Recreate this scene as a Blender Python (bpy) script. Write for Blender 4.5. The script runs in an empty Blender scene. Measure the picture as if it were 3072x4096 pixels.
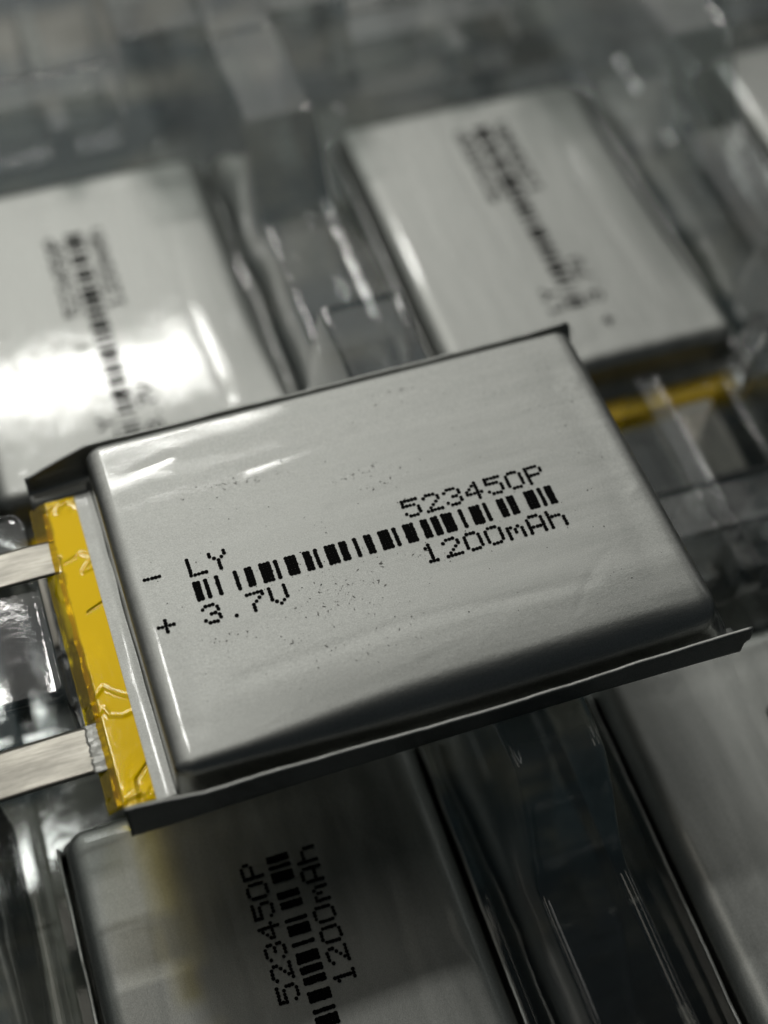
import bpy, bmesh, math, random
from mathutils import Vector, Matrix, noise
# 1 Blender unit = 1 cm
S = bpy.context.scene
C = S.collection
PI = math.pi
rnd = random.Random(7)

# ------------------------------------------------------------------ camera
cd = bpy.data.cameras.new('camera'); cam = bpy.data.objects.new('camera', cd); C.objects.link(cam)
CM = Matrix(((0.948310, 0.248512, -0.197358, -2.56989),
             (-0.316887, 0.774959, -0.546828, -6.19778),
             (0.017051, 0.581103, 0.813652, 12.83098),
             (0, 0, 0, 1)))
cam.matrix_world = CM
cd.sensor_fit = 'VERTICAL'; cd.sensor_height = 36.0; cd.sensor_width = 27.0
cd.lens = 54.105
cd.clip_start = 0.1; cd.clip_end = 2000
cd.dof.use_dof = True; cd.dof.focus_distance = 12.75; cd.dof.aperture_fstop = 0.138; cd.dof.aperture_blades = 0
S.camera = cam
S.unit_settings.system = 'METRIC'; S.unit_settings.scale_length = 0.01

# ------------------------------------------------------------------ light
W = bpy.data.worlds.new('World'); S.world = W; W.use_nodes = True
bg = W.node_tree.nodes['Background']
bg.inputs[0].default_value = (0.75, 0.9, 1.0, 1); bg.inputs[1].default_value = 0.02
S.view_settings.view_transform = 'Standard'; S.view_settings.look = 'None'
S.view_settings.exposure = 0; S.view_settings.gamma = 1

def overhead_light(name, u0, u1, v0, v1, h, L, col, rz=0.0):
    ld = bpy.data.lights.new(name, 'AREA'); ld.shape = 'RECTANGLE'
    ld.size = u1 - u0; ld.size_y = v1 - v0
    ld.energy = L * PI * ld.size * ld.size_y; ld.color = col
    o = bpy.data.objects.new(name, ld); C.objects.link(o)
    o.location = ((u0 + u1) / 2, (v0 + v1) / 2, h); o.rotation_euler = (0, 0, rz)
    return o
overhead_light('tube_lamp', -40, 25, 136.0, 141.5, 150, 46, (1, 0.995, 0.95))
overhead_light('square_lamp', -28, -8.5, 84, 97, 150, 24, (1, 0.995, 0.95))
overhead_light('ceiling_fill', -420, 420, 99, 900, 175, 0.46, (1, 0.99, 0.93))  # broad unseen fill light, added in place of a lit ceiling for foil tone
overhead_light('warm_fill', -60, -5, 6, 64, 152, 0.5, (1, 0.95, 0.82))  # dim warm fill, added out of view to brighten the lower battery's left side

S.cycles.max_bounces = 14; S.cycles.transparent_max_bounces = 32
S.cycles.glossy_bounces = 6; S.cycles.caustics_reflective = False; S.cycles.caustics_refractive = False
S.cycles.sample_clamp_indirect = 4.0
S.cycles.use_denoising = True

# ------------------------------------------------------------------ material helpers
def mat(name):
    m = bpy.data.materials.new(name); m.use_nodes = True
    nt = m.node_tree; nt.nodes.clear()
    out = nt.nodes.new('ShaderNodeOutputMaterial')
    return m, nt, out
def N(nt, t, **kw):
    n = nt.nodes.new(t)
    for k, v in kw.items():
        if k.startswith('i_'):
            key = k[2:].replace('_', ' ')
            n.inputs[key].default_value = v
        else: setattr(n, k, v)
    return n
def ramp(nt, fac, stops):
    r = nt.nodes.new('ShaderNodeValToRGB'); nt.links.new(fac, r.inputs[0])
    el = r.color_ramp.elements
    while len(el) < len(stops): el.new(0.5)
    for e, (p, c) in zip(el, stops):
        e.position = p; e.color = (c[0], c[1], c[2], 1) if isinstance(c, tuple) else (c, c, c, 1)
    return r.outputs[0]
def coords(nt, scale):
    tc = N(nt, 'ShaderNodeTexCoord'); mp = N(nt, 'ShaderNodeMapping')
    mp.inputs['Scale'].default_value = scale
    nt.links.new(tc.outputs['Object'], mp.inputs['Vector'])
    return mp.outputs[0]
def tex(nt, vec, scale, detail=4, rough=0.55):
    t = N(nt, 'ShaderNodeTexNoise'); t.inputs['Scale'].default_value = scale
    t.inputs['Detail'].default_value = detail; t.inputs['Roughness'].default_value = rough
    nt.links.new(vec, t.inputs['Vector']); return t.outputs[0]

def two_sided_ior(nt, fr, ior):        # thin film: the same reflectance from either side
    g = N(nt, 'ShaderNodeNewGeometry'); m = N(nt, 'ShaderNodeMapRange')
    nt.links.new(g.outputs['Backfacing'], m.inputs[0]); m.inputs[3].default_value = ior; m.inputs[4].default_value = 1 / ior
    nt.links.new(m.outputs[0], fr.inputs['IOR'])
def foil_material():
    m, nt, out = mat('aluminium_laminate')
    L = nt.links.new
    fine = tex(nt, coords(nt, (1.0, 1.6, 1.0)), 85, 3, 0.7)
    streak = tex(nt, coords(nt, (0.35, 2.6, 1.0)), 2.2, 5, 0.6)
    dirt = tex(nt, coords(nt, (1, 1, 1)), 9, 8, 0.75)
    base = ramp(nt, streak, [(0.3, (0.51, 0.52, 0.495)), (0.7, (0.65, 0.66, 0.63))])
    grain = ramp(nt, fine, [(0.35, 0.68), (0.65, 1.0)])
    mx = N(nt, 'ShaderNodeMix', data_type='RGBA', blend_type='MULTIPLY'); mx.inputs[0].default_value = 1
    L(base, mx.inputs[6]); L(grain, mx.inputs[7])
    dr = ramp(nt, dirt, [(0.69, (1, 1, 1)), (0.78, (0.55, 0.54, 0.5))])
    mx2 = N(nt, 'ShaderNodeMix', data_type='RGBA', blend_type='MULTIPLY'); mx2.inputs[0].default_value = 0.8
    L(mx.outputs[2], mx2.inputs[6]); L(dr, mx2.inputs[7])
    b = N(nt, 'ShaderNodeBsdfGlossy', distribution='BECKMANN'); L(mx2.outputs[2], b.inputs['Color'])
    rr = ramp(nt, streak, [(0.3, 0.44), (0.7, 0.52)]); L(rr, b.inputs['Roughness'])
    df = N(nt, 'ShaderNodeBsdfDiffuse'); L(mx2.outputs[2], df.inputs['Color'])
    base = N(nt, 'ShaderNodeMixShader'); base.inputs[0].default_value = 0.08; L(b.outputs[0], base.inputs[1]); L(df.outputs[0], base.inputs[2])
    med = tex(nt, coords(nt, (1.0, 2.0, 1.0)), 14, 3, 0.5)
    bu2 = N(nt, 'ShaderNodeBump'); bu2.inputs['Strength'].default_value = 0.5; bu2.inputs['Distance'].default_value = 0.0019
    L(med, bu2.inputs['Height'])
    bu = N(nt, 'ShaderNodeBump'); bu.inputs['Strength'].default_value = 0.55; bu.inputs['Distance'].default_value = 0.0035
    L(fine, bu.inputs['Height']); L(bu2.outputs[0], bu.inputs['Normal'])
    L(bu.outputs[0], b.inputs['Normal']); L(bu.outputs[0], df.inputs['Normal'])
    coat = N(nt, 'ShaderNodeBsdfGlossy', distribution='BECKMANN'); coat.inputs['Roughness'].default_value = 0.08
    rip = tex(nt, coords(nt, (0.7, 2.6, 1.0)), 20, 4, 0.6)
    bu3 = N(nt, 'ShaderNodeBump'); bu3.inputs['Strength'].default_value = 0.5; bu3.inputs['Distance'].default_value = 0.0004
    L(rip, bu3.inputs['Height']); L(bu3.outputs[0], coat.inputs['Normal'])
    fr = N(nt, 'ShaderNodeFresnel'); fr.inputs['IOR'].default_value = 1.55; L(bu3.outputs[0], fr.inputs['Normal'])
    mxs = N(nt, 'ShaderNodeMixShader'); L(fr.outputs[0], mxs.inputs[0]); L(base.outputs[0], mxs.inputs[1]); L(coat.outputs[0], mxs.inputs[2])
    L(mxs.outputs[0], out.inputs[0]); return m
FOIL = foil_material()

def simple(name, col, rough, metal=0.0, coat=0.0, bump=None):
    m, nt, out = mat(name); b = N(nt, 'ShaderNodeBsdfPrincipled')
    t = tex(nt, coords(nt, (1, 1, 1)), 30, 4, 0.6)
    c = ramp(nt, t, [(0.3, tuple(x * 0.8 for x in col)), (0.7, col)])
    nt.links.new(c, b.inputs['Base Color'])
    b.inputs['Roughness'].default_value = rough; b.inputs['Metallic'].default_value = metal
    b.inputs['Coat Weight'].default_value = coat
    if bump:
        bu = N(nt, 'ShaderNodeBump'); bu.inputs['Strength'].default_value = 0.5; bu.inputs['Distance'].default_value = bump
        nt.links.new(t, bu.inputs['Height']); nt.links.new(bu.outputs[0], b.inputs['Normal'])
    nt.links.new(b.outputs[0], out.inputs[0]); return m
INK = simple('black_ink', (0.004, 0.004, 0.004), 0.8)
INK.node_tree.nodes['Principled BSDF'].inputs['Specular IOR Level'].default_value = 0.12
SMUDGE = simple('grey_smudge', (0.27, 0.27, 0.25), 0.6, 0.4)
def table_material():
    m, nt, out = mat('dark_glossy_table')
    g = N(nt, 'ShaderNodeBsdfGlossy', distribution='BECKMANN'); g.inputs['Roughness'].default_value = 0.42
    t = tex(nt, coords(nt, (0.5, 1.5, 1)), 0.8, 4, 0.65)
    c = ramp(nt, t, [(0.36, (0.016, 0.025, 0.030)), (0.49, (0.030, 0.038, 0.042)), (0.55, (0.085, 0.080, 0.066)), (0.68, (0.15, 0.145, 0.13))]); nt.links.new(c, g.inputs[0])
    d = N(nt, 'ShaderNodeBsdfDiffuse'); d.inputs[0].default_value = (0.010, 0.015, 0.017, 1)
    a = N(nt, 'ShaderNodeAddShader'); nt.links.new(g.outputs[0], a.inputs[0]); nt.links.new(d.outputs[0], a.inputs[1])
    nt.links.new(a.outputs[0], out.inputs[0]); return m
TABLE = table_material()
SEALFILM = simple('white_seal_film', (0.5, 0.5, 0.46), 0.35, 0.3, 0.3, 0.006)

def tab_material():
    m, nt, out = mat('brushed_tab_metal'); b = N(nt, 'ShaderNodeBsdfPrincipled')
    t = tex(nt, coords(nt, (1.2, 45, 10)), 3, 4, 0.6)
    t2 = tex(nt, coords(nt, (0.5, 2.0, 1)), 5, 4, 0.6)
    c = ramp(nt, t, [(0.25, (0.27, 0.255, 0.22)), (0.75, (0.48, 0.46, 0.41))])
    c2 = ramp(nt, t2, [(0.35, 0.68), (0.65, 1.0)])
    mx = N(nt, 'ShaderNodeMix', data_type='RGBA', blend_type='MULTIPLY'); mx.inputs[0].default_value = 1
    nt.links.new(c, mx.inputs[6]); nt.links.new(c2, mx.inputs[7])
    nt.links.new(mx.outputs[2], b.inputs['Base Color'])
    b.inputs['Metallic'].default_value = 0.9; b.inputs['Roughness'].default_value = 0.33
    bu = N(nt, 'ShaderNodeBump'); bu.inputs['Strength'].default_value = 0.4; bu.inputs['Distance'].default_value = 0.002
    nt.links.new(t, bu.inputs['Height']); nt.links.new(bu.outputs[0], b.inputs['Normal'])
    nt.links.new(b.outputs[0], out.inputs[0]); return m
TAB = tab_material()

def tape_material():
    m, nt, out = mat('amber_polyimide_tape'); L = nt.links.new
    b = N(nt, 'ShaderNodeBsdfPrincipled'); b.inputs['Base Color'].default_value = (0.85, 0.56, 0.003, 1)
    b.inputs['Roughness'].default_value = 0.5; b.inputs['Specular IOR Level'].default_value = 0.0
    tr = N(nt, 'ShaderNodeBsdfTransparent'); tr.inputs[0].default_value = (1.0, 0.80, 0.01, 1)
    t = tex(nt, coords(nt, (1, 1, 1)), 14, 2, 0.5)
    bu = N(nt, 'ShaderNodeBump'); bu.inputs['Strength'].default_value = 0.2; bu.inputs['Distance'].default_value = 0.002
    L(t, bu.inputs['Height']); L(bu.outputs[0], b.inputs['Normal'])
    gold = N(nt, 'ShaderNodeBsdfGlossy', distribution='BECKMANN'); gold.inputs[0].default_value = (0.64, 0.42, 0.002, 1); gold.inputs['Roughness'].default_value = 0.42
    L(bu.outputs[0], gold.inputs['Normal'])
    both = N(nt, 'ShaderNodeMixShader'); both.inputs[0].default_value = 0.3; L(gold.outputs[0], both.inputs[1]); L(b.outputs[0], both.inputs[2])
    tc = N(nt, 'ShaderNodeTexCoord'); sp = N(nt, 'ShaderNodeSeparateXYZ'); L(tc.outputs['Object'], sp.inputs[0])
    nz = tex(nt, coords(nt, (1, 1, 1)), 5, 3, 0.6)
    ad = N(nt, 'ShaderNodeMath', operation='MULTIPLY_ADD'); L(nz, ad.inputs[0]); ad.inputs[1].default_value = 0.08; L(sp.outputs[0], ad.inputs[2])
    mr = N(nt, 'ShaderNodeMapRange'); L(ad.outputs[0], mr.inputs[0]); mr.inputs[1].default_value = -2.71; mr.inputs[2].default_value = -2.685
    mr.inputs[3].default_value = 0.26; mr.inputs[4].default_value = 0.72     # film free in the air / film stuck to the foil
    mx = N(nt, 'ShaderNodeMixShader'); L(mr.outputs[0], mx.inputs[0])
    L(tr.outputs[0], mx.inputs[1]); L(both.outputs[0], mx.inputs[2])
    gl = N(nt, 'ShaderNodeBsdfGlossy'); gl.inputs['Roughness'].default_value = 0.06; L(bu.outputs[0], gl.inputs['Normal'])
    fr = N(nt, 'ShaderNodeFresnel'); two_sided_ior(nt, fr, 1.45); L(bu.outputs[0], fr.inputs['Normal'])
    m2 = N(nt, 'ShaderNodeMixShader'); L(fr.outputs[0], m2.inputs[0]); L(mx.outputs[0], m2.inputs[1]); L(gl.outputs[0], m2.inputs[2])
    L(m2.outputs[0], out.inputs[0]); return m
TAPE = tape_material()

def plastic_material():
    m, nt, out = mat('clear_blister_plastic'); L = nt.links.new
    co = coords(nt, (1, 1, 1))
    t = tex(nt, co, 3.0, 3, 0.5); t2 = tex(nt, co, 60, 2, 0.5)
    bu = N(nt, 'ShaderNodeBump'); bu.inputs['Strength'].default_value = 0.4; bu.inputs['Distance'].default_value = 0.008
    L(t, bu.inputs['Height'])
    bu2 = N(nt, 'ShaderNodeBump'); bu2.inputs['Strength'].default_value = 0.15; bu2.inputs['Distance'].default_value = 0.002
    L(t2, bu2.inputs['Height']); L(bu.outputs[0], bu2.inputs['Normal'])
    tr = N(nt, 'ShaderNodeBsdfTransparent'); tr.inputs[0].default_value = (0.915, 0.94, 0.935, 1)
    gl = N(nt, 'ShaderNodeBsdfGlossy'); gl.inputs['Roughness'].default_value = 0.06; L(bu2.outputs[0], gl.inputs['Normal'])
    fr = N(nt, 'ShaderNodeFresnel'); two_sided_ior(nt, fr, 1.58); L(bu2.outputs[0], fr.inputs['Normal'])
    mu = N(nt, 'ShaderNodeMath', operation='MULTIPLY'); mu.inputs[1].default_value = 2.4; mu.use_clamp = True; L(fr.outputs[0], mu.inputs[0])
    mx = N(nt, 'ShaderNodeMixShader'); L(mu.outputs[0], mx.inputs[0]); L(tr.outputs[0], mx.inputs[1]); L(gl.outputs[0], mx.inputs[2])
    df = N(nt, 'ShaderNodeBsdfDiffuse'); df.inputs[0].default_value = (0.55, 0.58, 0.58, 1)
    m3 = N(nt, 'ShaderNodeMixShader'); m3.inputs[0].default_value = 0.022
    L(mx.outputs[0], m3.inputs[1]); L(df.outputs[0], m3.inputs[2])
    L(m3.outputs[0], out.inputs[0]); return m
PLASTIC = plastic_material()

# ------------------------------------------------------------------ mesh helpers
def mesh(name, V, F, m, smooth=True):
    me = bpy.data.meshes.new(name); me.from_pydata(V, [], F); me.update()
    if smooth: me.polygons.foreach_set('use_smooth', [True] * len(F))
    me.materials.append(m); return me
def link(name, me, parent=None):
    o = bpy.data.objects.new(name, me); C.objects.link(o)
    if parent: o.parent = parent
    return o
def sheet(xs, ys, f, th=0.0):
    """grid surface; f(x,y)->(X,Y,Z) or Z; with th a closed slab of that thickness"""
    V = []; F = []; nx, ny = len(xs), len(ys)
    for x in xs:
        for y in ys:
            r = f(x, y); V.append(r if isinstance(r, tuple) else (x, y, r))
    for i in range(nx - 1):
        for j in range(ny - 1):
            a = i * ny + j; F.append((a, a + ny, a + ny + 1, a + 1))
    if th:
        n = len(V); V += [(x, y, z - th) for x, y, z in V]
        F += [tuple(n + k for k in reversed(q)) for q in F]
        rim = [i * ny for i in range(nx)] + [(nx - 1) * ny + j for j in range(1, ny)] + [i * ny + ny - 1 for i in range(nx - 2, -1, -1)] + [j for j in range(ny - 2, 0, -1)]
        for k in range(len(rim)):
            a, b = rim[k], rim[(k + 1) % len(rim)]; F.append((b, a, a + n, b + n))
    return V, F
def lin(a, b, n): return [a + (b - a) * i / (n - 1) for i in range(n)]
def sst(a, b, x):
    t = min(1, max(0, (x - a) / (b - a))); return t * t * (3 - 2 * t)
def segdist(px, py, ax, ay, bx, by):
    dx, dy = bx - ax, by - ay; t = max(0, min(1, ((px - ax) * dx + (py - ay) * dy) / (dx * dx + dy * dy)))
    return math.hypot(px - ax - t * dx, py - ay - t * dy)
def polydist(x, y, pts): return min(segdist(x, y, *pts[i], *pts[i + 1]) for i in range(len(pts) - 1))

# ------------------------------------------------------------------ the pouch battery
HA, HB, T = 2.306, 1.660, 0.5        # half length, half width of the body, thickness
RX, RY = 0.17, 0.25                  # edge rounding at the ends and along the long sides
GROOVES = [([(1.15, -1.25), (1.4, -0.95), (1.62, -0.8)], 0.025, 0.0012), ([(-1.9, 1.3), (-1.6, 1.36)], 0.03, 0.0018), ([(1.95, 1.02), (2.1, 1.0)], 0.035, -0.0045),
           ([(-0.2, -1.3), (0.3, -1.22)], 0.03, 0.0012), ([(2.05, -0.3), (2.18, -0.22)], 0.03, -0.003), ([(-2.05, 0.2), (-1.98, 0.1)], 0.04, 0.002),
           ([(-1.0, 1.02), (0.2, 1.12), (2.0, 1.0)], 0.05, 0.0014),
           ([(-1.6, -1.0), (-0.2, -0.92), (1.4, -1.02)], 0.06, 0.0025),
           ([(-2.2, 0.45), (-1.9, -0.2), (-1.93, -0.8), (-2.05, -1.3)], 0.10, 0.003),
           ([(-0.4, 0.35), (1.0, 0.42), (2.2, 0.3)], 0.07, 0.0022),
           ([(1.95, 1.2), (2.0, 0.2), (1.93, -1.0)], 0.12, 0.003)]
def topdisp(x, y):
    z = 0.004 * noise.noise(Vector((x * 0.45, y * 1.1, 3.1))) + 0.0014 * noise.noise(Vector((x * 0.9, y * 4.5, 8.7)))
    z += 0.0004 * noise.noise(Vector((x * 5, y * 8, 1.7)))
    for pts, s, d in GROOVES:
        q = polydist(x, y, pts)
        if q < 3 * s: z -= d * math.exp(-(q / s) ** 2)
    z += -0.004 * (x / HA) ** 2 - 0.006 * (y / HB) ** 2
    if y < -0.95: z -= 0.022 * ((-y - 0.95) / 0.45) ** 2 * sst(-2.2, -0.6, x)
    return z
def edge_axis(h, r, nf, ne, r2=None, ext=0.0):
    r2 = r2 or r; th = [PI / 2 * i / ne for i in range(ne, 0, -1)]
    lo = [(-(h - r) - r * math.sin(t), math.sin(t)) for t in th]
    h2 = h + ext
    hi = [(h2 - r2 + r2 * math.sin(t), math.sin(t)) for t in reversed(th)]
    return lo + [(v, 0.0) for v in lin(-(h - r), h2 - r2, nf)] + hi
def body_mesh(RY2, EXT):
    ax = edge_axis(HA, RX, 150, 10); ay = edge_axis(HB, RY, 96, 14, RY2, EXT)
    V = []; F = []; ny = len(ay)
    for x, sx in ax:
        for y, sy in ay:
            t = max(sx, sy); n = math.hypot(sx, sy)
            if n > 1e-6: tx, ty = sx * t / n, sy * t / n
            else: tx = ty = 0
            X, Y = x, y; ryy = RY
            rn = 0.12 + 0.14 * sst(-2.25, -0.2, x)
            if y < 0 and sy == 0: Y = y * (HB - rn) / (HB - RY)
            if sx > 0: X = math.copysign(HA - RX + RX * tx, x)
            ryy = rn if y < 0 else RY2
            if sy > 0: Y = math.copysign(HB + (EXT if y > 0 else 0) - ryy + ryy * ty, y)
            rz = ryy * (ty * ty + 1e-9) / (tx * tx + ty * ty + 1e-9) + 0.13 * (tx * tx) / (tx * tx + ty * ty + 1e-9) if t > 0 else 0.1
            z = -rz * (1 - math.sqrt(max(0, 1 - t * t)))
            z += topdisp(X, Y) * (1 - t) ** 0.5 if t < 1 else 0
            V.append((X, Y, z))
    nx = len(ax)
    for i in range(nx - 1):
        for j in range(ny - 1):
            a = i * ny + j; F.append((a, a + ny, a + ny + 1, a + 1))
    rim = [i * ny for i in range(nx)] + [(nx - 1) * ny + j for j in range(1, ny)] + [i * ny + ny - 1 for i in range(nx - 2, -1, -1)] + [j for j in range(ny - 2, 0, -1)]
    prev = rim
    for k, (fr, out_) in enumerate([(0.25, 0.004), (0.5, 0.008), (0.75, 0.012), (0.93, 0.02), (1.0, 0.05)]):
        cur = []
        for q in rim:
            x, y, z = V[q]; ex = abs(x) / HA; l = math.hypot(x / HA, y / HB)
            o = out_ * (1.0 if x < -HA * 0.9 else 0.6); o = (0.035, 0.06, 0.085, 0.11, 0.14)[k] if x > HA * 0.93 else o
            wob = 0.008 * noise.noise(Vector((x * 2.5, y * 2.5, k * 0.7 + 5)))
            V.append((x * (1 + o / HA) + wob * (ex > .9), y * (1 + o / HB * 0.5) + wob * (ex <= .9), z + (-0.486 - z) * fr)); cur.append(len(V) - 1)
        for q in range(len(rim)):
            a, b = prev[q], prev[(q + 1) % len(rim)]; c, d = cur[(q + 1) % len(rim)], cur[q]
            F.append((b, a, d, c))
        prev = cur
    # underside
    bot = []
    for q in prev:
        x, y, z = V[q]; V.append((x * 0.97, y * 0.97, -T)); bot.append(len(V) - 1)
    for q in range(len(rim)): F.append((prev[(q + 1) % len(rim)], prev[q], bot[q], bot[(q + 1) % len(rim)]))
    F.append(tuple(reversed(bot)))
    return mesh('cell_body', V, F, FOIL)

ZT = -0.478                                                           # level of the terrace
def terrace_z(x, y):
    return ZT + 0.006 * noise.noise(Vector((x * 3, y * 2.2, 4))) + 0.015 * sst(-2.40, -2.31, x)
def terrace_mesh():
    V, F = sheet(lin(-2.745, -2.29, 24), lin(-1.60, 1.60, 90), terrace_z, 0.018)
    return mesh('terrace_seal', V, F, FOIL)

# side folds : (X, height) tables; the photographed loose battery has flared folds
def tab_interp(tbl, x):
    if x <= tbl[0][0]: return tbl[0][1:]
    for p, q in zip(tbl, tbl[1:]):
        if x <= q[0]:
            t = (x - p[0]) / (q[0] - p[0]); return tuple(a + (b - a) * t for a, b in zip(p[1:], q[1:]))
    return tbl[-1][1:]
def fold_mesh(sign, tbl, x0, x1, name):
    # tbl rows: X, Ybase, Ytop, Ztop
    V = []; F = []; prof = 9; xs = lin(x0, x1, 120); th = 0.032
    rings = []
    for x in xs:
        yb, yt, zt = tab_interp(tbl, x)
        e = min(1, (x1 - x) / 0.09); e = math.sqrt(max(0.0, 1 - (1 - e) ** 2)); zlow = -0.50 + 0.20 * (1 - e) if sign < 0 else -0.6
        if sign > 0: zt = -0.49 + (zt + 0.49) * max(0.12, e)
        wob = 0.010 * noise.noise(Vector((x * 1.7, sign * 3, 0))) + 0.003 * noise.noise(Vector((x * 11, sign * 3, 0)))
        zt += 0.006 * noise.noise(Vector((x * 5, sign * 3, 7))) + 0.003 * noise.noise(Vector((x * 19, sign * 3, 7)))
        path = [(1.55, -0.492), (yb - 0.05, -0.495), (yb - 0.012, -0.488), (yb, -0.465)]
        for k in range(1, prof): 
            t = k / (prof - 1); path.append((yb + (yt - yb) * t + wob * t, -0.465 + (zt + 0.465) * t))
        path = path[:2] + [(y, max(z, zlow)) for y, z in path[2:]]
        # outward offset for outer skin
        outer = []
        for k, (y, z) in enumerate(path):
            a = path[max(0, k - 1)]; b = path[min(len(path) - 1, k + 1)]
            dy, dz = b[0] - a[0], b[1] - a[1]; l = math.hypot(dy, dz) or 1
            outer.append((y + dz / l * th, z - dy / l * th))
        tip = path[-1]; to = outer[-1]
        loop = path + [(tip[0] * (1 - k) + to[0] * k, tip[1] + th * h) for k, h in ((0.06, .12), (.25, .2), (.5, .22), (.75, .2), (.94, .12))] + outer[::-1]
        rings.append([(x, sign * y, z) for y, z in loop])
    n = len(rings[0])
    for r in rings: V += r
    for i in range(len(rings) - 1):
        for j in range(n):
            a = i * n + j; b = i * n + (j + 1) % n; q = (a, b, b + n, a + n)
            F.append(q if sign < 0 else q[::-1])
    F.append(tuple(range(n)) if sign > 0 else tuple(reversed(range(n)))); e0 = (len(rings) - 1) * n
    F.append(tuple(e0 + k for k in (reversed(range(n)) if sign > 0 else range(n))))
    me = mesh(name, V, F, FOIL)
    return me
NEAR = [(-2.74, 1.78, 1.80, 0.0), (-2.45, 1.78, 1.80, -0.035), (-2.15, 1.77, 1.80, -0.09), (-1.6, 1.76, 1.78, -0.13), (-0.8, 1.755, 1.77, -0.18),
        (0.2, 1.75, 1.76, -0.225), (1.2, 1.75, 1.75, -0.22), (2.0, 1.76, 1.76, -0.17), (2.48, 1.77, 1.78, -0.13)]
FARF = [(-2.86, 1.74, 1.76, -0.33), (-2.55, 1.76, 1.79, -0.22), (-2.26, 1.77, 1.80, -0.125), (0, 1.77, 1.80, -0.135), (2.0, 1.77, 1.80, -0.12), (2.43, 1.77, 1.82, -0.10)]
TIGHT = [(-2.74, 1.70, 1.70, -0.22), (0, 1.70, 1.70, -0.2), (2.3, 1.70, 1.70, -0.2)]

# tape
RIDGES = [([(-2.545, .925), (-2.47, .86), (-2.575, .73), (-2.445, .76)], .019, .0036),
          ([(-2.86, -.62), (-2.73, -.50), (-2.66, -.44), (-2.57, -.53), (-2.45, -.61)], .020, .0038),
          ([(-2.86, -.70), (-2.76, -.68), (-2.70, -.64), (-2.67, -.72), (-2.57, -.755), (-2.45, -.735)], .020, .0038),
          ([(-2.74, .93), (-2.82, .60), (-2.80, .50)], .020, .006),
          ([(-2.62, .31), (-2.46, .38)], .007, -.010), ([(-2.48, -1.24), (-2.60, -1.35), (-2.61, -1.45)], .009, -.008),
          ([(-2.70, .87), (-2.60, .91)], .007, -.005)]
def tape_z(x, y):
    z = -0.462 + 0.0010 * noise.noise(Vector((x * 2, y * 1.6, 2)))
    z -= 0.045 * sst(-2.74, -2.90, x) if x > -2.74 else 0.045 * sst(-2.73, -2.88, x) if False else 0.06 * max(0, min(1, (-2.735 - x) / 0.14)) ** 1.4
    for pts, s, h in RIDGES:
        q = polydist(x, y, pts)
        if q < 3 * s: z += h * math.exp(-(q / s) ** 2)
    z += 0.0002 * noise.noise(Vector((x * 18, y * 10, 5)))
    # crumpled corners
    for yc in (1.5, -1.5):
        k = math.exp(-((y - yc) / 0.07) ** 2)
        if k > .01: z += 0.010 * k * (0.6 + noise.noise(Vector((x * 16, y * 16, 9))))
    return z
def tape_mesh():
    xs = lin(-2.88, -2.485, 66); ys = lin(-1.56, 1.56, 270)
    def f(x, y):
        ed = 0.008 * noise.noise(Vector((y * 5, 0, 1))) + 0.006 * noise.noise(Vector((y * 30, 0, 1)))
        k = (x + 2.485) / -0.395
        return (x + ed * k * k - 0.01 * y * k, y, tape_z(x, y))
    V, F = sheet(xs, ys, f); return mesh('insulating_tape', V, F, TAPE)
def tape_under_mesh():
    xs = lin(-2.79, -2.50, 30); ys = lin(-1.50, 1.50, 120)
    def f(x, y):
        k = (-2.50 - x) / 0.29
        return (x + 0.012 * noise.noise(Vector((y * 6, 4, 1))) * k, y, -0.515 + 0.006 * noise.noise(Vector((x * 9, y * 7, 12))) - 0.012 * k)
    V, F = sheet(xs, ys, f); return mesh('tape_backing', V, F, TAPE)

def tab_mesh(kind):
    def f(x, y):
        k = max(0, -2.74 - x)
        if kind == 'plus': z = -0.488 - 0.02 * k + 0.012 * math.sin(k * 3) + 0.003 * noise.noise(Vector((x * 3, y * 6, 1)))
        else: z = -0.486 + 0.02 * math.sin(k * 4.2) * (0.6 + y * 2.0) + 0.004 * noise.noise(Vector((x * 3, y * 6, 1)))
        return z
    hw = 0.215 if kind == 'plus' else 0.18
    V, F = sheet(lin(-3.78, -2.60, 60), lin(-hw, hw, 14), f, 0.012)
    return mesh('terminal_tab', V, F, TAB, True)
def film_mesh():
    def f(x, y):
        k = (x + 2.95) / 0.4
        return (x + 0.03 * (1 - k) * noise.noise(Vector((y * 20, 0, 3))), y, -0.482 + 0.004 * noise.noise(Vector((x * 20, y * 20, 3))))
    V, F = sheet(lin(-2.895, -2.55, 16), lin(-0.222, 0.222, 40), f, 0.006); return mesh('sealing_film', V, F, SEALFILM)

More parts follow.
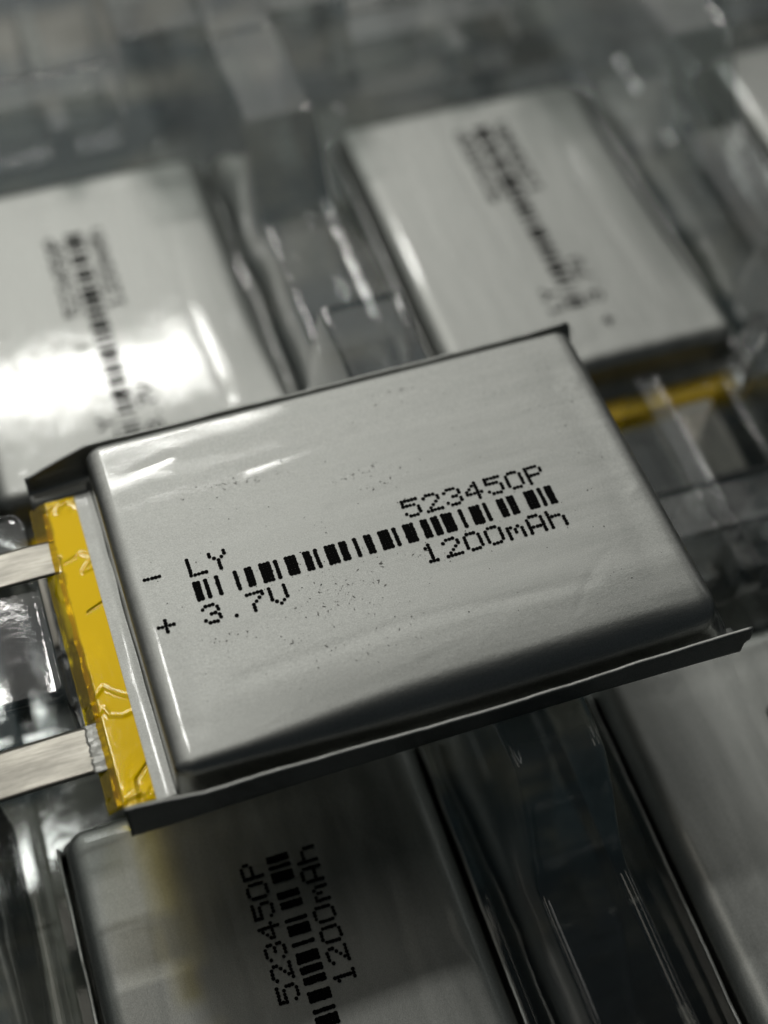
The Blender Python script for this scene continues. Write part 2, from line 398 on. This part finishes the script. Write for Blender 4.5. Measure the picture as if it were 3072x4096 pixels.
# printing ------------------------------------------------------------
FONT = {'5': ["11111", "10000", "11110", "00001", "00001", "10001", "01110"],
        '2': ["01110", "10001", "00001", "00010", "00100", "01000", "11111"],
        '3': ["01110", "10001", "00001", "00110", "00001", "10001", "01110"],
        '4': ["00010", "00110", "01010", "10010", "11111", "00010", "00010"],
        '0': ["01110", "10001", "10001", "10001", "10001", "10001", "01110"],
        '1': ["00100", "01100", "00100", "00100", "00100", "00100", "01110"],
        'P': ["11110", "10001", "10001", "11110", "10000", "10000", "10000"],
        'L': ["10000", "10000", "10000", "10000", "10000", "10000", "11111"],
        'Y': ["10001", "10001", "01010", "00100", "00100", "00100", "00100"],
        '7': ["11111", "00001", "00010", "00100", "01000", "01000", "01000"],
        'V': ["10001", "10001", "10001", "10001", "10001", "01010", "00100"],
        '.': ["00000", "00000", "00000", "00000", "00000", "00000", "00100"],
        'm': ["00000", "00000", "11010", "10101", "10101", "10001", "10001"],
        'A': ["01110", "10001", "10001", "10001", "11111", "10001", "10001"],
        'h': ["10000", "10000", "11110", "10001", "10001", "10001", "10001"],
        '-': ["00000", "00000", "00000", "11111", "00000", "00000", "00000"],
        '+': ["00000", "00100", "00100", "11111", "00100", "00100", "00000"]}
BARS = [(0, 2), (3, 1), (6, 1), (11, 1), (14, 2), (18, 3), (22, 1), (25, 3), (30, 2), (33, 1), (36, 3), (40, 2), (44, 1), (47, 2), (51, 3), (55, 1),
        (58, 3), (63, 2), (66, 2), (69, 3), (74, 1), (77, 3), (81, 1), (85, 2), (88, 2), (93, 3), (97, 1), (99, 2)]
PX, PY = 0.03147, 0.02745
OX, OY = -1.7366, 0.2360              # print origin on the battery face
def dots_mesh(name, dots, rad, m, jit=0.0022, nseg=10):
    V = []; F = []
    for c, r in dots:
        x = OX + c * PX + rnd.gauss(0, jit * .5); y = OY - r * PY + rnd.gauss(0, jit * .5); rr = rad * rnd.uniform(0.93, 1.06)
        z = topdisp(x, y) + 0.0035 + rnd.uniform(0, 0.0012); b = len(V)
        V.append((x, y, z + 0.0012))
        a0 = rnd.uniform(0, 6)
        for k in range(nseg):
            a = a0 + 2 * PI * k / nseg; q = rr * rnd.uniform(0.93, 1.05)
            V.append((x + q * math.cos(a), y + q * math.sin(a), z))
        F += [(b, b + 1 + k, b + 1 + (k + 1) % nseg) for k in range(nseg)]
    return mesh(name, V, F, m)
def text_dots(s, c0, r0):
    return [(c0 + 6 * i + cc, r0 + rr) for i, ch in enumerate(s) for rr in range(7) for cc in range(5) if FONT[ch][rr][cc] == '1']
print_meshes = []
for txt, c0, r0, nm in (('523450P', 60, 0, 'printed_character'), ('1200mAh', 60, 18, 'printed_character'), ('LY', 0, 0, 'printed_character'),
                        ('3.7V', 0, 18, 'printed_character'), ('-', -12, 0, 'polarity_mark'), ('+', -12, 18, 'polarity_mark')):
    for k, ch in enumerate(txt): print_meshes.append((nm, dots_mesh(nm, text_dots(ch, c0 + 6 * k, r0), .0178, INK)))
for c, w in BARS: print_meshes.append(('barcode_bar', dots_mesh('barcode_bar', [(c + i, r) for i in range(w) for r in range(9, 16)], .0205, INK)))

body_me = body_mesh(0.10, 0.06); tray_body_me = body_mesh(0.22, 0.0); terr_me = terrace_mesh(); tape_me = tape_mesh(); under_me = tape_under_mesh()
tabp_me = tab_mesh('plus'); tabm_me = tab_mesh('minus'); film_me = film_mesh()
near_me = fold_mesh(-1, NEAR, -2.74, 2.49, 'side_fold'); far_me = fold_mesh(1, FARF, -2.86, 2.44, 'side_fold')
tn_me = fold_mesh(-1, TIGHT, -2.74, 2.3, 'side_fold'); tf_me = fold_mesh(1, TIGHT, -2.74, 2.3, 'side_fold')

def battery(label, M, loose=False, off=(0, 0), group='pouch batteries lying in the tray cells'):
    r = bpy.data.objects.new('pouch_battery', None); C.objects.link(r); r.empty_display_size = 1
    r.matrix_world = M; r['label'] = label; r['category'] = 'battery'; r['group'] = group
    link('cell_body', body_me if loose else tray_body_me, r); link('terrace_seal', terr_me, r)
    link('side_fold', near_me if loose else tn_me, r); link('side_fold', far_me if loose else tf_me, r)
    t = link('insulating_tape', tape_me, r); link('tape_backing', under_me, t)
    a = link('terminal_tab', tabp_me, r); a.location = (0, -0.965, 0); f = link('sealing_film', film_me, a)
    b = link('terminal_tab', tabm_me if loose else tabp_me, r); b.location = (0, 0.975, 0)
    for n, me in print_meshes:
        p = link(n, me, r); p.location = (off[0], off[1], 0 if not off[0] else 0.004)
    return r

# loose battery on top, fitted pose
def rotvec(x, y, z):
    v = Vector((x, y, z)); return Matrix.Rotation(v.length, 4, v.normalized())
MAIN = Matrix.Translation((0.03545, 0.77598, 2.18187)) @ rotvec(-0.02403, -0.0059, 0.00439)
main = battery('grey pouch battery lying loose across the tray ridges, sharp black 523450P print, yellow tape end', MAIN, True, group='pouch batteries')

# specks and smudges on its face
def specks(name, items, m):
    V = []; F = []
    for x, y, r, st in items:
        z = topdisp(x, y) + 0.0018 + rnd.uniform(0, .0008); b = len(V); a0 = rnd.uniform(0, 3); ns = 6
        V.append((x, y, z + 0.0006)); an = rnd.uniform(0, PI)
        for k in range(ns):
            a = 2 * PI * k / ns; q = r * rnd.uniform(0.6, 1.2); ex, ey = q * st * math.cos(a), q * math.sin(a)
            V.append((x + ex * math.cos(an) - ey * math.sin(an), y + ex * math.sin(an) + ey * math.cos(an), z))
        F += [(b, b + 1 + k, b + 1 + (k + 1) % ns) for k in range(ns)]
    return mesh(name, V, F, m)
it = []
for _ in range(150):
    it.append((rnd.uniform(-2.1, 2.1), rnd.uniform(-1.25, 1.3), rnd.uniform(.002, .0065), rnd.uniform(1, 2)))
for _ in range(34):
    c = rnd.choice(BARS)[0] + rnd.uniform(-1, 3); it.append((OX + c * PX, OY - rnd.choice([rnd.gauss(8, 1.2), rnd.gauss(16.6, 1)]) * PY, rnd.uniform(.002, .005), 1.3))
o = link('ink_specks', specks('ink_specks', it, INK), main); o['kind'] = 'stuff'
it = []
SM = [(-0.03, 0.65, 0.1, 0.03, 46), (-0.02, 0.48, 0.1, 0.03, 22), (-0.99, 0.88, 0.12, 0.02, 40), (-1.49, 0.92, 0.12, 0.02, 26), (-0.69, 0.97, 0.1, 0.03, 16), (-1.25, 0.92, 0.12, 0.015, 20), (-0.65, -0.57, 0.13, 0.1, 90), (-0.47, -0.43, 0.1, 0.06, 40), (-1.11, -0.83, 0.05, 0.03, 22), (-0.34, -1.0, 0.12, 0.08, 34), (-1.62, -0.61, 0.05, 0.03, 22), (0.59, 1.45, 0.05, 0.012, 20), (0.43, 1.38, 0.1, 0.03, 14), (0.09, -0.33, 0.12, 0.03, 20), (-1.2, -0.09, 0.1, 0.03, 18), (1.71, 1.55, 0.12, 0.05, 14), (-0.72, -0.2, 0.05, 0.02, 16), (-0.91, -0.94, 0.3, 0.12, 40)]      # smudge patches on the face: x, y, spread, spread, flecks
for x0, y0, sx, sy, n in SM:
    for _ in range(int(n * 0.8)): it.append((x0 + rnd.gauss(0, sx * 1.7), y0 + rnd.gauss(0, sy * 1.2), rnd.uniform(.0018, .0075) * rnd.random() ** .5, rnd.uniform(1, 4) * 0.9))
o = link('grey_smudges', specks('grey_smudges', it, SMUDGE), main); o['kind'] = 'stuff'

def tray_battery(label, cu, cv, off, rz=0.0, z=0.0, tilt=0.0):
    M = Matrix.Translation((cu, cv, z)) @ Matrix.Rotation(tilt, 4, 'X') @ Matrix.Rotation(PI / 2 + rz, 4, 'Z'); return battery(label, M, off=off)
tray_battery('dark pouch battery below the loose one, its 523450P print running up towards the fold', -1.66, -2.311, (0.071, -0.022))
tray_battery('pouch battery in the upper right cell, blurred print and plus mark above clear ribs', 3.47, 5.90, (0.33, 0.013))
tray_battery('pouch battery in the upper left cell with a white lamp glare across its face', -1.57, 6.00, (-0.10, 0.19), tilt=math.radians(-0.25))
tray_battery('dark blurred pouch battery in the cell at the bottom right, under the fold end', 3.49, -2.311, (0.061, 0))
tray_battery('bright out-of-focus pouch battery cut off by the top right corner', 8.53, 5.816, (0.061, 0))

# ------------------------------------------------------------------ the blister tray
PU, PV = 5.03, 8.127
def wallp(d, z0, z1, w=0.14):        # d: distance outside the pit edge (positive = on the high side)
    return z0 + (z1 - z0) * sst(-w * 0.5, w * 0.5, d)
def ramp01(a, b, x): return min(1.0, max(0.0, (x - a) / (b - a)))
def draft(a, b, x):                                  # drafted wall with small rounded foot and shoulder
    t = ramp01(a, b, x); return t + 0.06 * math.sin(2 * PI * t) * (-1 if 0 < t < 1 else 0)
def bead(d, h=0.022, c=0.03, s=0.028): return h * math.exp(-((d - c) / s) ** 2)
def tray_z(u, v):
    # one cell: centre line u = -1.78 (+ 5.03 n), half width 2.05; q = 0 .. 3.5 tab pocket, 3.5 .. 8.1 battery bed
    cu = (u + 1.78 + PU / 2) % PU - PU / 2; a = abs(cu)
    q = (v - 0.12) % PV + 0.12
    zc = -0.53
    z = zc
    start = draft(0.16, 0.32, q)
    # cross bar with a lower step towards the next cell, thin stiffening lines on the step
    z = max(z, zc + 0.70 * start * (1 - draft(0.80, 0.92, q)) + 0.02 * math.exp(-((q - 0.55) / 0.03) ** 2))
    dbar = min(q - 0.80, 1.43 - q)
    if -0.12 < dbar: z = max(z, zc + 1.13 * draft(-0.08, 0.03, dbar) + bead(dbar))
    # rib between the tabs and the low corner shelves with a diagonal front
    dr = min(0.14 - abs(cu - 0.30), 2.86 - q)
    if -0.06 < dr: z = max(z, zc + 1.13 * draft(-0.05, 0.025, dr) * start + bead(dr, 0.02, 0.03, 0.02) * start)
    dg = min(a - 1.02, ((a - 1.02) - (q - 2.56) * 0.95) * 0.72)
    if -0.08 < dg: z = max(z, zc + 1.13 * draft(-0.06, 0.03, dg) * start * (1 - sst(3.3, 3.45, q)) + bead(dg) * start * (q < 3.2))
    # tall platforms in the corners of the pocket
    dx, dy = a - 1.13, 2.38 - q; r = 0.16
    d = min(dx, dy) if dx > r or dy > r else r - math.hypot(max(0, r - dx), max(0, r - dy))
    if d > -0.12: z = max(z, zc + 2.11 * draft(-0.11, 0.03, d) * draft(0.26, 0.42, q) + bead(d, 0.018) * sst(0.4, 0.5, q) * (q < 2.6))
    # side walls, ledge, and the ridge between columns with finger notches
    w = a - 2.05
    notch = draft(3.86, 3.97, q) * (1 - sst(5.95, 6.75, q))
    zr = 1.64 - 0.85 * notch
    wob = 0.035 * noise.noise(Vector((u * 0.3, v * 0.9, 3)))
    z = max(z, zc + 0.30 * draft(-0.27, -0.20, w))
    z = max(z, zc + (zr - zc) * draft(-0.19 + wob, 0.07 + wob, w) + bead(w - wob, 0.02, 0.10, 0.03))
    if w > 0.1 and 3.6 < q < 3.95: z += bead(3.86 - q)
    z += 0.02 * noise.noise(Vector((u * 0.8, v * 0.8, 0.3))) + 0.0006 * noise.noise(Vector((u * 3, v * 3, 2)))
    z += 0.012 * sst(0.1, 0.5, dx) * (0.5 + math.sin(v * 3.1 + 0.8)) * sst(-0.06, 0.3, d) * (1 if d > 0 else 0)
    return z
def refined(lo, hi, coarse, fine, feats, reach):
    r = [lo]
    while r[-1] < hi:
        x = r[-1]; dmin = min(abs(x - f) for f in feats)
        r.append(x + (fine if dmin < reach else min(coarse, fine + (dmin - reach) * 0.5)))
    return r
fu = [-1.78 + PU * n + k for n in range(-2, 4) for k in (-1.95, -2.08, -2.17, -1.18, -1.04, 0.18, 0.42, 1.04, 1.18, 1.95, 2.08, 2.17)]
fv = [PV * n + k for n in range(-2, 4) for k in (0.25, 0.55, 0.83, 1.43, 2.38, 2.54, 2.86, 3.9)]
us = refined(-6.5, 11.5, 0.07, 0.012, fu, 0.085); vs = refined(-6.0, 15.5, 0.06, 0.014, fv, 0.09)
V, F = sheet(us, vs, tray_z)
tray = link('blister_tray', mesh('blister_tray', V, F, PLASTIC))
tray['label'] = 'clear vacuum-formed plastic tray with ridges and cells under the batteries'; tray['category'] = 'tray'

low = link('blister_tray', tray.data); low.location = (0.35, -0.5, -2.75)
low['label'] = 'lower clear tray stacked beneath, seen only as faint dim lines between the cells'; low['category'] = 'tray'; low['group'] = 'stacked plastic trays'; tray['group'] = 'stacked plastic trays'

# table under the tray
V, F = sheet(lin(-60, 60, 3), lin(-40, 120, 3), lambda x, y: -3.40)
tb = link('table_surface', mesh('table_surface', V, F, TABLE)); tb['kind'] = 'structure'
